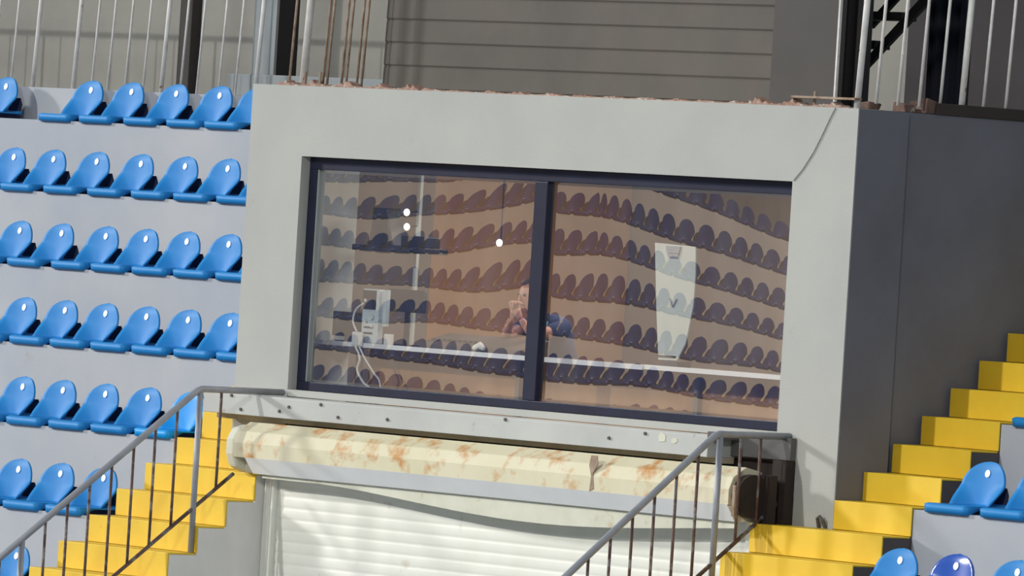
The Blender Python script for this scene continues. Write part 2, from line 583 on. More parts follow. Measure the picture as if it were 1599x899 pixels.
# housing: upper rust-stained casing, pale lower facet
XA, XB = -2.30, 2.735
bm = B()
prism(bm, [(-0.16, 3.215), (-0.30, 3.243), (-0.405, 3.18), (-0.44, 3.10), (-0.44, 3.0), (-0.16, 3.0)], 'x', XA, XB)
obj('housing', bm, MT['cream_rust'], sh, bevel=0.004)
bm = B()
prism(bm, [(-0.441, 3.004), (-0.36, 2.894), (-0.16, 2.894), (-0.16, 2.998), (-0.43, 2.998)], 'x', XA + 0.13, XB - 0.01)
obj('housing_bottom', bm, MT['white_box'], sh, bevel=0.003)
bm = B()
prism(bm, [(-0.30, 3.22), (-0.39, 3.20), (-0.435, 3.12), (-0.435, 3.02), (-0.40, 2.93), (-0.30, 2.894), (-0.2, 2.90), (-0.16, 3.0), (-0.18, 3.2)], 'x', XA - 0.09, XA + 0.005)
prism(bm, [(-0.33, 2.995), (-0.33, 2.894), (-0.17, 2.894), (-0.17, 2.995)], 'x', XA, XA + 0.12)
obj('end_cap', bm, MT['cream'], sh, bevel=0.02)
# sagging flap
bm = B()
N = 40
rows = []
for i in range(N + 1):
    t = i / N
    X = -2.1 + (2.71 + 2.1) * t
    sag = 0.02 + 0.125 * (math.sin(math.pi * min(1, max(0, (t - 0.12) / 0.98))) ** 1.6 if t > 0.12 else 0) * (1.0 - 0.15 * t)
    rows.append((X, 2.889 - sag))
top = [(X, 2.889) for X, _ in rows]
prism(bm, rows + list(reversed(top)), 'y', -0.33, -0.322)
obj('sagging_flap', bm, MT['cream'], sh)
# rusty split seam
bm = B()
prism(bm, [(1.40, 3.235), (1.46, 3.235), (1.47, 3.18), (1.425, 3.12), (1.445, 3.02), (1.40, 3.0), (1.41, 3.1), (1.385, 3.17)], 'y', -0.4425, -0.438)
obj('rust_seam', bm, MT['tan_rust'], sh)
# mechanism in dark recess
bm = B()
tube(bm, [(2.742, -0.28, 3.06), (2.80, -0.28, 3.06)], 0.14, 20)
box(bm, 2.742, 2.86, -0.20, -0.14, 2.86, 3.2)
obj('roller_end', bm, MT['recess'], sh)
bm = B()
box(bm, 2.775, 2.80, -0.445, -0.42, 2.93, 3.13)
obj('bracket', bm, MT['tan_rust'], sh)
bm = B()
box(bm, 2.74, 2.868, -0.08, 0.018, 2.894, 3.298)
struct('trim_5', bm, MT['recess'], 'shaded reveal coloured dark between shutter housing and booth column')


# ------------------------------------------------------------------ railings
def stair_railing(label, X, ytop, zt, slope, k_end, y_end_level, posts, bars, low0, lowslope, barmat):
    r = thing('stair_railing', label, 'railing', (X, ytop, Z0 - 4 * H))
    yb = -3.6
    bm = B()
    tube(bm, [(X, yb, zt + (yb - ytop) * slope), (X, ytop - 0.02, zt - 0.02 * slope), (X, ytop + 0.02, zt), (X, y_end_level, zt)], 0.023, 12)
    obj('handrail', bm, MT['metal'], r, smooth=True)
    bm = B()
    zl = lambda y: low0[1] + (y - low0[0]) * lowslope
    tube(bm, [(X, yb, zl(yb)), (X, low0[0], low0[1])], 0.014, 8)
    obj('lower_rail', bm, MT['rusty'], r, smooth=True)
    for y in posts:
        k = math.floor(y / T + 1e-6)
        zb_ = Z0 + min(k, -1) * H + 0.013
        bm = B()
        ztop = zt if y >= ytop else zt + (y - ytop) * slope
        tube(bm, [(X, y, zb_), (X, y, ztop)], 0.021, 12)
        obj('post', bm, MT['metal'], r, smooth=True)
    for y in bars:
        ztop = zt if y >= ytop else zt + (y - ytop) * slope
        bm = B()
        tube(bm, [(X, y, zl(y)), (X, y, ztop)], 0.010, 8)
        obj('baluster', bm, barmat, r, smooth=True)
    return r


stair_railing('grey steel stair railing at the left staircase, crossing the yellow steps', -2.31, -0.755, 3.452, 0.735, -8, -0.02,
              [-0.745, -2.19], [-0.56] + [-0.755 - 0.178 * i for i in range(1, 8)] + [-2.19 - 0.178 * i for i in range(1, 7)], (-0.415, 2.883), 0.735, MT['rusty'])
stair_railing('grey steel stair railing in front of the shutter, leading up to the booth column', 2.80, -0.63, 3.452, 0.775, -6, 0.0,
              [-0.60, -0.022, -2.05], [-0.42, -0.25] + [-0.60 - 0.175 * i for i in range(1, 8)] + [-2.05 - 0.175 * i for i in range(1, 7)], (-0.03, 3.055), 0.74, MT['rusty'])


# ------------------------------------------------------------------ seats
def seat_grid(fn, nu, nv, thick):
    bm = B()
    g = [[bm.verts.new(fn(i / nu, j / nv)) for j in range(nv + 1)] for i in range(nu + 1)]
    for i in range(nu):
        for j in range(nv):
            bm.faces.new((g[i][j], g[i + 1][j], g[i + 1][j + 1], g[i][j + 1]))
    bmesh.ops.solidify(bm, geom=bm.faces[:], thickness=thick)
    return bm


def pan_bm():
    bm = B()
    W, y0, y1 = 0.205, -0.035, 0.36
    nx, ny = 14, 14
    top = [[None] * (ny + 1) for _ in range(nx + 1)]
    for i in range(nx + 1):
        for j in range(ny + 1):
            u = -1 + 2 * i / nx
            v = j / ny
            y = y0 + (y1 - y0) * v
            wd = W * (1 - 0.10 * v)
            # rounded front corners
            if v < 0.15:
                wd -= 0.022 * (1 - v / 0.15) ** 2
            x = u * wd
            z = 0.056 - 0.014 * (1 - u * u) * math.sin(math.pi * min(1, v * 1.1)) + 0.012 * max(0, v - 0.8) / 0.2
            if j == 0:
                z -= 0.006
            if abs(u) > 0.99:
                z -= 0.006
            top[i][j] = bm.verts.new((x, y, z))
    for i in range(nx):
        for j in range(ny):
            bm.faces.new((top[i][j], top[i + 1][j], top[i + 1][j + 1], top[i][j + 1]))
    # rim skirt: deep along the front lip, shallow along the sides
    rim = [top[i][0] for i in range(nx + 1)] + [top[nx][j] for j in range(1, ny + 1)] + [top[i][ny] for i in range(nx - 1, -1, -1)] + [top[0][j] for j in range(ny - 1, 0, -1)]
    low = []
    for v in rim:
        t = min(1.0, max(0.0, (v.co.y - 0.01) / 0.05))
        low.append(bm.verts.new((v.co.x * 0.98, v.co.y + (0.006 if v.co.y < 0 else 0), -0.006 + 0.046 * t)))
    n = len(rim)
    for k in range(n):
        m_ = (k + 1) % n
        bm.faces.new((rim[k], rim[m_], low[m_], low[k]))
    bm.faces.new(low)
    return bm


def back_pt(u, v, inner=True):
    """backrest shell: u -1..1 across, v 0..1 up"""
    # outline half-width: wide in the middle, rounded at the top, tucked at the bottom
    if v < 0.40:
        hw = 0.176 + 0.020 * math.sin(math.pi / 2 * v / 0.40)
    else:
        q = (v - 0.40) / 0.60
        hw = 0.196 * math.sqrt(max(0.0, 1 - q ** 2.3))
    x = u * hw
    z = 0.04 + 0.285 * v
    yc = 0.30 + 0.05 * (v ** 0.9)
    yc += 0.012 * max(0, (v - 0.8) / 0.2) ** 2
    s_ = abs(x) / 0.196
    wrap = s_ ** 2 * 0.03 + s_ ** 2.4 * 0.14 * max(0.0, 1 - v / 0.5) ** 1.4
    return x, yc - wrap, z


def back_bm():
    bm = B()
    nu, nv = 18, 18
    g = []
    for i in range(nu + 1):
        col = []
        for j in range(nv + 1):
            u = -1 + 2 * i / nu
            v = min(0.9995, 1 - (1 - j / nv) ** 1.35)
            col.append(bm.verts.new(back_pt(u, v)))
        g.append(col)
    for i in range(nu):
        for j in range(nv):
            bm.faces.new((g[i][j], g[i + 1][j], g[i + 1][j + 1], g[i][j + 1]))
    bmesh.ops.remove_doubles(bm, verts=bm.verts, dist=0.0008)
    bmesh.ops.recalc_face_normals(bm, faces=bm.faces)
    bmesh.ops.solidify(bm, geom=bm.faces[:], thickness=0.012)
    return bm


def bracket_bm():
    """support under the pan and behind the backrest, coloured dark for the shade there"""
    bm = B()
    prism(bm, [(0.06, 0.001), (0.385, 0.001), (0.405, 0.12), (0.385, 0.17), (0.372, 0.12), (0.35, 0.036), (0.06, 0.036)], 'x', -0.10, 0.12)
    return bm


def make_seat(m, plate=True):
    t = thing('stadium_seat', '', 'seat', (0, 0, 0))
    obj('seat_pan', pan_bm(), m, t, smooth=True)
    bk = obj('backrest', back_bm(), m, t, smooth=True)
    if plate:
        bm = B()
        n = 20
        ring, mid = [], []
        a_ = back_pt(0, 0.62)
        b_ = back_pt(0, 0.86)
        tz = Vector((0, b_[1] - a_[1], b_[2] - a_[2])).normalized()
        nrm = Vector((0, -tz.z, tz.y))
        c_ = Vector(back_pt(0.0, 0.74)) + nrm * 0.0135
        o1 = [c_ + Vector((0.0225 * math.cos(2 * math.pi * k / n), 0, 0)) + tz * 0.025 * math.sin(2 * math.pi * k / n) for k in range(n)]
        A_ = [bm.verts.new(p) for p in o1]
        C_ = [bm.verts.new(p + nrm * 0.004) for p in o1]
        bm.faces.new(A_)
        bm.faces.new(C_)
        for k in range(n):
            bm.faces.new((A_[k], A_[(k + 1) % n], C_[(k + 1) % n], C_[k]))
        obj('number_plate', bm, MT['plate'], bk)['label'] = 'white oval number plate'
    obj('shade_dark_support', bracket_bm(), MT['bracket'], t)
    return t


def dup(root, loc):
    r = root.copy()
    COL.objects.link(r)
    r.location = loc
    for ch in list(root.children):
        c = ch.copy()
        COL.objects.link(c)
        c.parent = r
        for g in list(ch.children):
            d = g.copy()
            COL.objects.link(d)
            d.parent = c
    return r


ordn = ['first', 'second', 'third', 'fourth', 'fifth', 'sixth', 'seventh', 'eighth']
protos = {}


def put_seat(x, row, label, group, m='blue', dy=0.0, rz=0.0):
    loc = (x, (row - 1) * ROW_D + dy, Z0 + ROW_H * (row - 1))
    if m not in protos:
        protos[m] = make_seat(MT[m], m != 'azure')
        o = protos[m]
        o.location = loc
    else:
        o = dup(protos[m], loc)
    o.rotation_euler.z = rz
    tag(o, label, 'seat', group)
    return o


left_rows = {
    5: ([-6.78, -7.245, -7.778, -8.331, -8.844, -9.938, -10.45], 'top row'),
    4: ([-5.68, -6.196, -6.703, -7.24, -7.78, -8.321, -8.83, -9.33], 'second row from the top'),
    3: ([-4.74, -5.23, -5.717, -6.211, -6.69, -7.235, -7.745, -8.24], 'third row from the top'),
    2: ([-3.77, -4.255, -4.745, -5.225, -5.71, -6.195, -6.69, -7.18], 'fourth row from the top'),
    1: ([-4.235, -4.73, -5.224, -5.71, -6.2], 'fifth row from the top'),
    0: ([-3.765, -4.255, -4.745, -5.235], 'sixth row from the top'),
    -1: ([-3.77, -4.26], 'bottom row'),
}
for r, (xs, nm) in left_rows.items():
    for i, x in enumerate(xs):
        ref = 'booth wall' if r >= 2 else ('azure seat' if r == 1 else 'left staircase')
        put_seat(x, r, 'blue stadium seat, left stand, %s, %s from the %s' % (nm, ordn[i], ref), 'blue stadium seats left of the booth', rz=random.uniform(-0.02, 0.02))
put_seat(-3.735, 1, 'brighter azure plastic stadium seat behind the left railing, beside the yellow steps', 'blue stadium seats left of the booth', 'azure')
RG = 'blue stadium seats right of the stairs'
put_seat(4.29, 1, 'light blue stadium seat at lower right, nearest the black squares beside the yellow stairs', RG)
put_seat(4.79, 1, 'light blue stadium seat cut by the right edge, upper of the full rows', RG)
put_seat(4.30, 0, 'light blue stadium seat at the bottom edge, directly right of the yellow steps', RG)
put_seat(4.80, 0, 'darker royal blue glossy stadium seat at the bottom edge of the right stand', RG, 'royal')
put_seat(5.34, 0, 'light blue stadium seat at the bottom right, right of the royal blue one', RG)
put_seat(4.29, 2, 'blue stadium seat whose pan tip shows high at the right edge', RG)

# ------------------------------------------------------------------ top left: walkway fence, columns, wall
bm = B()
box(bm, -18, -1.50, 5.0, 5.2, 5.3, 8.0)
struct('wall_rear', bm, MT['wall_back'], 'weathered pale grey wall behind the upper walkway')
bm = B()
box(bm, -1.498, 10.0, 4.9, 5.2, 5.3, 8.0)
struct('wall_dark', bm, MT['void'], 'wall coloured dark for the shaded void behind the right part of the roof fence')


def fence(name, label, xs_posts, xs_bars, Y, z0, hgt, lean, m, mb, loc, rail_x, pr=0.017, br=0.009):
    f = thing(name, label, 'fence', loc)
    for x in xs_posts:
        bm = B()
        tube(bm, [(x, Y, z0), (x + lean[0] * hgt, Y + lean[1] * hgt, z0 + hgt)], pr, 10)
        obj('post', bm, m, f, smooth=True)
    for x in xs_bars:
        bm = B()
        tube(bm, [(x, Y, z0 + 0.0), (x + lean[0] * hgt, Y + lean[1] * hgt, z0 + hgt)], br, 8)
        obj('bar', bm, mb, f, smooth=True)
    bm = B()
    tube(bm, [(rail_x[0] + lean[0] * hgt, Y + lean[1] * hgt, z0 + hgt), (rail_x[1] + lean[0] * hgt, Y + lean[1] * hgt, z0 + hgt)], 0.022, 10)
    obj('top_rail', bm, m, f, smooth=True)
    return f


pxX = lambda p: -9.877 + (p - 47) * 0.00813
fence('walkway_fence', 'pale steel bar fence behind the top row of blue seats', [pxX(p) for p in (47, 111, 248, 390, -90, -230, -370)],
      [pxX(p) for p in (12, -18, -46, -118, -146, -174, -202, -258, -286, -314, -342, 140, 165, 192, 220, 277, 302, 335, 360)], 3.42, 5.56, 1.2, (0.0, 0.05), MT['white_metal'], MT['white_metal'], (-8.5, 3.42, 5.56), (-16.0, -3.3))
bm = B()
box(bm, -8.42, -8.27, 3.7, 3.8, 5.56, 8.0)
tag(obj('column', bm, MT['darkcol'], bevel=0.004), 'dark brown steel column behind the fence over the top row of seats', 'column')
c2 = thing('column', 'pale blue-grey column with its shaded flank coloured black beside the booth roof', 'column', (-7.3, 3.8, 5.7))
bm = B()
box(bm, -7.50, -7.23, 3.7, 3.88, 5.735, 8.0)
obj('front_face', bm, MT['palecol'], c2)
bm = B()
box(bm, -7.229, -7.20, 3.7, 3.90, 5.735, 8.0)
obj('shaded_face', bm, MT['black'], c2)  # side turned from the light, its shade put in as black
bm = B()
box(bm, -7.6, -5.2, 3.55, 4.0, 5.56, 5.734)
tag(obj('concrete_block', bm, MT['palecol'], bevel=0.01), 'low pale concrete block at the foot of the column beside the booth', 'block')

# ------------------------------------------------------------------ booth roof
rf = fence('roof_fence', 'rusty bar fence with a white corner post on the booth roof edge', [-2.45], [-2.60, -2.235, -2.19, -2.035, -1.985, -1.87, -1.82], 0.1, TOP + 0.0, 1.2, (0.02, 0.03), MT['white_metal'], MT['tan_rust'], (-2.2, 0.1, TOP), (-2.62, -1.65), 0.026, 0.009)
# side fence over the dark right wall
sf = thing('roof_fence', 'white bar fence along the right edge of the booth roof above the dark wall', 'fence', (3.19, 0.6, TOP))
yl = [-0.0, 0.185, 0.375, 0.56, 0.745, 0.935, 1.13, 1.33, 1.52, 1.71, 1.90]
for i, y in enumerate(yl):
    y = y + 0.02 + (0.02 if i == 0 else 0)
    bm = B()
    th = i in (0, 5, 10)
    tube(bm, [(3.19, y, TOP + (0.04 if not th else 0.0)), (3.215, y + 0.03, TOP + 1.1)], 0.021 if th else 0.0105, 10)
    obj('post' if th else 'bar', bm, MT['white_metal'], sf, smooth=True)
bm = B()
tube(bm, [(3.215, 0.03, TOP + 1.1), (3.215, 2.0, TOP + 1.1)], 0.022, 10)
obj('top_rail', bm, MT['white_metal'], sf, smooth=True)
bm = B()
box(bm, 3.15, 3.235, 0.70, 4.8, TOP + 0.001, TOP + 0.075)
tag(obj('kerb', bm, MT['darkcol'], bevel=0.006), 'dark kerb under the white bar fence on the right roof edge', 'kerb')
# steel container / shutter on the roof
cab = thing('roof_cabin', 'dark brown corrugated metal cabin standing on the booth roof', 'cabin', (0.2, 1.2, TOP))
bm = B()
pts = [(0.31, 5.575)]
z = 5.575
ks = 0
while z < 7.4:
    pts += [(0.30, z + 0.012), (0.304, z + 0.146), (0.3085, z + 0.150), (0.3085, z + 0.156)]
    z += 0.158
pts += [(0.31, z), (0.36, z), (0.36, 5.575)]
prism(bm, pts, 'x', -1.835, 2.085)
obj('slatted_front', bm, MT['dark_panel'], cab)
bm = B()
box(bm, 2.087, 2.70, 0.29, 0.36, 5.575, 7.45)
obj('flat_side_panel', bm, MT['dark_panel_b'], cab, bevel=0.003)
bm = B()
box(bm, 2.701, 2.716, 0.285, 0.305, 5.575, 7.45)
obj('edge_trim', bm, MT['white_metal'], cab)
bm = B()
box(bm, -1.833, 2.714, 0.3655, 0.50, 5.575, 7.44)
obj('cabin_body', bm, MT['black'], cab)
bm = B()
box(bm, -1.82, 2.7, 0.30, 0.36, TOP + 0.001, 5.574)
obj('base_frame', bm, MT['black'], cab)
# dark post next to cabin
bm = B()
box(bm, 2.73, 2.80, 0.42, 0.5, TOP, 7.6)
tag(obj('column', bm, MT['black'], bevel=0.003), 'black steel column right of the brown roof cabin', 'column')
# steel stairs
ld = thing('steel_stairs', 'black steel stair flight on the roof behind the white bars', 'stairs', (2.2, 1.2, TOP))
for yy in (1.15,):
    bm = B()
    prism(bm, [(1.72, 5.64), (1.80, 5.64), (3.0, 6.61), (3.0, 6.71)], 'y', yy, yy + 0.03)
    obj('stringer', bm, MT['black'], ld)
for z in (5.99, 6.18, 6.37, 6.56):
    xe = 1.70 + (z - 5.66) / 0.81
    bm = B()
    box(bm, 1.86, xe, 1.181, 1.319, z, z + 0.055)
    obj('landing_bar', bm, MT['black'], ld)
bm = B()
prism(bm, [(1.87, 6.13), (1.87, 6.20), (2.7, 6.89), (2.7, 6.82)], 'y', 1.36, 1.39)
obj('handrail', bm, MT['black'], ld)
bm = B()
box(bm, 1.76, 1.855, 1.19, 1.30, TOP + 0.001, 7.4)
obj('upright', bm, MT['black'], ld)
# draped dark cloth
bm = B()
nx = 24
front, back = [], []
for i in range(nx + 1):
    t = i / nx
    x = 1.86 + 0.34 * t
    y = 1.9 + 0.03 * math.sin(t * 17) + 0.02 * math.sin(t * 31)
    front.append((x, y))
    back.append((x, y + 0.02))
prism(bm, front + list(reversed(back)), 'z', 5.66, 7.17)
tag(obj('tarpaulin', bm, MT['tarp'], smooth=False), 'dark navy cloth hanging behind the white fence bars at top right', 'cloth')
bm = B()
tube(bm, [(1.80, 1.91, 7.2), (2.25, 1.91, 7.2)], 0.02, 8)
tube(bm, [(2.23, 1.91, TOP), (2.23, 1.91, 7.2)], 0.02, 8)
tag(obj('cloth_rack', bm, MT['black']), 'dark tube frame from which the navy cloth hangs on the roof', 'rack')

# broken mortar and bricks along the roof edge
def rubble(x0, x1, y, n, label, hmax=0.045):
    bm = B()
    pts = [(x0, TOP + 0.0005)]
    for i in range(n * 3 + 1):
        x = x0 + (x1 - x0) * i / (n * 3.0)
        pts.append((x, TOP + 0.004 + hmax * (0.25 + 0.75 * random.random() ** 1.6) * (0.55 + 0.45 * math.sin(i * 0.37))))
    pts.append((x1, TOP + 0.0005))
    prism(bm, pts, 'y', y, y + 0.08)
    o = obj('mortar_crust', bm, MT['mortar'], None)
    tag(o, label, 'rubble', None, 'stuff')


rubble(-2.62, -1.1, 0.004, 26, 'crumbling reddish mortar crust at the left end of the booth roof edge')
rubble(-1.09, 2.2, 0.02, 60, 'thin flaking mortar crust along the middle of the roof edge', 0.018)
rubble(2.21, 3.15, 0.004, 16, 'broken brick and mortar under the right corner of the roof fence', 0.05)
bm = B()
box(bm, 2.62, 3.22, -0.012, 0.05, TOP + 0.051, TOP + 0.066)
tag(obj('metal_strip', bm, MT['tan_rust'], bevel=0.002), 'thin rusty metal strip lying on the right roof corner', 'strip')
for k, (x, y, dx) in enumerate(((3.02, 0.25, 0.05), (3.12, 0.47, 0.06), (3.14, 0.62, 0.07))):
    bm = B()
    vs = box(bm, x - dx, x + dx, y, y + 0.1, TOP + 0.001, TOP + 0.06 + 0.02 * k)
    for v in vs[4:]:
        v.co.x += random.uniform(-0.025, 0.025)
        v.co.z += random.uniform(-0.03, 0.01)
    tag(obj('broken_brick', bm, MT['brick'], bevel=0.008), ['broken brick lump beside the fence corner post on the roof', 'broken brick lump between the first two fence bars on the roof', 'darkest brick lump where the roof kerb begins'][k], 'brick', 'broken bricks on the roof')
for k, (x, y) in enumerate(((2.78, 0.05), (-2.33, 0.02), (-2.17, 0.02))):
    bm = B()
    tube(bm, [(x, y, TOP + 0.01), (x + 0.004, y, TOP + 0.10)], 0.010, 6)
    tag(obj('rebar_stub', bm, MT['tan_rust']), ['short rusty rod sticking up right of the roof cabin', 'short rusty rod beside the white post on the roof', 'short rusty rod right of the other one at the roof corner'][k], 'rod', 'rusty rods on the roof edge')

# ------------------------------------------------------------------ interior: counter and what stands on it
ct = thing('counter', 'long counter with a white front edge behind the booth window', 'counter', (0.2, 0.6, 3.296))
bm = B()
box(bm, -2.54, 0.96, 0.355, 0.76, 3.79, 3.822)
box(bm, 0.965, 3.03, 0.365, 0.76, 3.795, 3.826)
obj('worktop', bm, MT['taupe'], ct)
bm = B()
box(bm, -2.54, 0.962, 0.345, 0.3548, 3.795, 3.827)
box(bm, 0.962, 3.03, 0.355, 0.3648, 3.80, 3.831)
obj('front_edge', bm, MT['counter_edge'], ct)
bm = B()
box(bm, -2.2, 3.03, 0.64, 0.66, 3.297, 3.79)
obj('front_panel', bm, MT['wood'], ct)
for x in (-2.3, -0.6, 1.2, 2.7):
    bm = B()
    box(bm, x, x + 0.04, 0.60, 0.639, 3.297, 3.79)
    obj('leg', bm, MT['taupe'], ct)

# upright silver device with cables
dvc = thing('radio_receiver', 'tall silver-grey electronic unit with knobs standing on the counter', 'electronics', (-1.9, 0.41, 3.823))
bm = B()
box(bm, -2.005, -1.83, 0.385, 0.44, 3.824, 4.20)
obj('casing', bm, MT['silver'], dvc, bevel=0.008)
bm = B()
box(bm, -1.995, -1.86, 0.378, 0.3845, 4.06, 4.19)
obj('display', bm, MT['charcoal'], dvc)
for (x, z, r_) in ((-1.89, 4.01, 0.022), (-1.95, 3.98, 0.014), (-1.88, 3.95, 0.014), (-1.96, 4.12, 0.012)):
    bm = B()
    tube(bm, [(x, 0.3848, z), (x, 0.368, z)], r_, 12)
    obj('knob', bm, MT['white'] if r_ < 0.02 else MT['silver'], dvc)
for z in (3.93, 3.89):
    bm = B()
    box(bm, -1.97, -1.88, 0.379, 0.3848, z, z + 0.012)
    obj('vent_slot', bm, MT['charcoal'], dvc)
bm = B()
box(bm, -1.80, -1.815 + 0.05, 0.40, 0.43, 3.95, 4.20)
obj('side_bracket', bm, MT['silver'], dvc)
bm = B()
box(bm, -2.03, -1.92, 0.325, 0.343, 3.80, 3.90)
ps = obj('power_adapter', bm, MT['white'], None, bevel=0.008)
tag(ps, 'white plug adapter hanging at the counter edge below the silver unit', 'adapter')


def cable(name, pts, r, label, m='white'):
    c = []
    P = [Vector(p) for p in pts]
    P = [P[0]] + P + [P[-1]]
    for i in range(1, len(P) - 2):
        for q in range(8):
            t = q / 8
            c.append(0.5 * ((2 * P[i]) + (-P[i - 1] + P[i + 1]) * t + (2 * P[i - 1] - 5 * P[i] + 4 * P[i + 1] - P[i + 2]) * t * t + (-P[i - 1] + 3 * P[i] - 3 * P[i + 1] + P[i + 2]) * t ** 3))
    c.append(P[-1])
    bm = B()
    tube(bm, c, r, 8)
    tag(obj(name, bm, MT[m], smooth=True), label, 'cable')


cable('power_cable', [(-1.99, 0.334, 3.80), (-1.93, 0.33, 3.72), (-1.95, 0.33, 3.64), (-1.88, 0.33, 3.56), (-1.77, 0.33, 3.49), (-1.75, 0.34, 3.31)], 0.009, 'thicker white cable hanging in a curve from the adapter')
cable('power_cable', [(-1.95, 0.334, 3.80), (-1.88, 0.335, 3.72), (-1.78, 0.335, 3.63), (-1.70, 0.335, 3.55), (-1.66, 0.34, 3.31)], 0.007, 'thinner white cable slanting right below the adapter')
cable('signal_cable', [(-1.985, 0.334, 3.90), (-2.04, 0.34, 3.97), (-2.03, 0.35, 4.05), (-1.97, 0.37, 4.10)], 0.007, 'white cable looping from the adapter up to the silver unit')
# glowing ovals added for reflected floodlights, on the pole and on a cord
em = bpy.data.materials.new('glowing_glint')
em.use_nodes = True
eb = em.node_tree.nodes['Principled BSDF']
eb.inputs['Emission Color'].default_value = (1, 0.98, 0.92, 1)
eb.inputs['Emission Strength'].default_value = 2.2
MT['glint'] = em


def add_glint(loc, arm_to, label):
    t = thing('reflection_glint', label, 'glint', loc, 'added ovals for floodlight reflections behind the left pane')
    x, y, z = loc
    bm = B()
    bmesh.ops.create_uvsphere(bm, u_segments=12, v_segments=8, radius=1)
    for v in bm.verts:
        v.co = Vector((v.co.x * 0.026, v.co.y * 0.02, v.co.z * 0.026)) + Vector(loc)
    obj('glint_ball', bm, MT['glint'], t, smooth=True)
    bm = B()
    tube(bm, [(x, y + 0.012, z), arm_to], 0.006, 6)
    obj('arm', bm, MT['charcoal'], t)


add_glint((-2.04, 0.76, 4.74), (-1.97, 0.80, 4.75), 'added oval lamp clipped highest on the pole behind the left pane')
add_glint((-2.03, 0.76, 4.64), (-1.97, 0.80, 4.65), 'added oval lamp in the middle of the pole behind the left pane')
add_glint((-1.95, 0.76, 4.53), (-1.965, 0.80, 4.55), 'added oval lamp lowest on the pole, just above the shelf')
add_glint((-1.03, 0.75, 4.57), (-1.03, 0.762, 5.448), 'single added oval lamp hanging on a cord near the window mullion')
# charcoal screens / boxes
mn = thing('monitor', 'small dark monitor on the counter left of the silver unit', 'monitor', (-2.26, 0.5, 3.823))
bm = B()
box(bm, -2.42, -2.10, 0.47, 0.50, 3.86, 4.03)
obj('screen', bm, MT['charcoal'], mn, bevel=0.006)
bm = B()
box(bm, -2.30, -2.22, 0.49, 0.53, 3.823, 3.90)
box(bm, -2.36, -2.16, 0.45, 0.56, 3.823, 3.832)
obj('stand', bm, MT['charcoal'], mn)
lp = thing('monitor', 'wide dark monitor on a pole right of the silver unit', 'monitor', (-1.6, 0.55, 3.823))
bm = B()
box(bm, -1.93, -1.55, 0.55, 0.58, 4.055, 4.21)
obj('screen', bm, MT['charcoal'], lp, bevel=0.008)
bm = B()
box(bm, -1.78, -1.74, 0.58, 0.60, 3.823, 4.15)
box(bm, -1.84, -1.66, 0.54, 0.66, 3.823, 3.833)
obj('stand', bm, MT['charcoal'], lp)
sp = thing('speaker_shelf', 'dark wall shelf with a tall speaker near the window top left', 'shelf', (-2.1, 0.62, 4.47))
bm = B()
box(bm, -2.40, -1.62, 0.585, 0.80, 4.46, 4.50)
obj('board', bm, MT['charcoal'], sp, bevel=0.004)
bm = B()
box(bm, -1.98, -1.955, 0.80, 0.825, 3.80, 5.0)
obj('pole', bm, MT['pale_in'], sp)
bm = B()
prism(bm, [(-2.30, 4.501), (-2.02, 4.501), (-2.05, 4.60), (-2.12, 4.76), (-2.25, 4.76), (-2.26, 4.60)], 'y', 0.63, 0.78)
tag(obj('speaker', bm, MT['charcoal'], bevel=0.008), 'dark tapering speaker standing on the shelf inside the left pane', 'speaker')
bm = B()
box(bm, -1.92, -1.66, 0.62, 0.76, 4.501, 4.58)
tag(obj('amplifier', bm, MT['charcoal'], bevel=0.008), 'flat dark amplifier box on the shelf right of the speaker', 'amplifier')
bm = B()
tube(bm, [(-1.72, 0.40, 3.823), (-1.72, 0.40, 3.90)], 0.034, 16)
tag(obj('cup', bm, MT['white'], smooth=False), 'small white cup on the counter beside the silver unit', 'cup')
cs = thing('mixing_console', 'low brown-grey console on the counter under the person\'s elbows', 'console', (-0.9, 0.6, 3.823))
bm = B()
prism(bm, [(0.42, 3.824), (0.42, 3.86), (0.68, 3.935), (0.68, 3.824)], 'x', -1.42, -0.36)
obj('casing', bm, MT['brownbox'], cs, bevel=0.006)
for i in range(9):
    bm = B()
    x = -1.36 + i * 0.055
    box(bm, x, x + 0.02, 0.48, 0.50, 3.87, 3.895)
    obj('fader', bm, MT['charcoal'], cs)
bm = B()
tube(bm, [(-0.80, 0.39, 3.83), (-0.74, 0.385, 3.85), (-0.70, 0.39, 3.83)], [0.02, 0.026, 0.014], 10)
bmesh.ops.translate(bm, verts=bm.verts, vec=(0, 0, 0.02))
tag(obj('crumpled_paper', bm, MT['white']), 'small crumpled white paper at the counter edge below the elbows', 'paper')
# pale board
bd = thing('clipboard_stand', 'tall pale board with a clip standing on the counter in the right pane', 'board', (1.15, 0.3, 3.832))
bm = B()
prism(bm, [(0.945, 4.635), (1.35, 4.625), (1.365, 4.44), (1.362, 4.24), (1.31, 3.99), (1.235, 3.872), (1.05, 3.868), (1.00, 4.2)], 'y', 0.40, 0.412)
obj('panel', bm, MT['board'], bd, bevel=0.003)
bm = B()
prism(bm, [(1.07, 4.62), (1.21, 4.62), (1.20, 4.575), (1.08, 4.575)], 'y', 0.388, 0.399)
prism(bm, [(1.085, 4.57), (1.20, 4.57), (1.185, 4.545), (1.10, 4.545)], 'y', 0.388, 0.399)
obj('clip', bm, MT['metal'], bd)
bm = B()
prism(bm, [(1.03, 3.90), (1.22, 3.90), (1.22, 3.887), (1.03, 3.887)], 'y', 0.392, 0.3995)
obj('bottom_strip', bm, MT['charcoal'], bd)
bm = B()
for a, b in (((1.13, 4.275), (1.165, 4.22)), ((1.165, 4.22), (1.20, 4.275))):
    tube(bm, [(a[0], 0.396, a[1]), (b[0], 0.396, b[1])], 0.004, 6)
obj('tick_mark', bm, MT['metal'], bd)
bm = B()
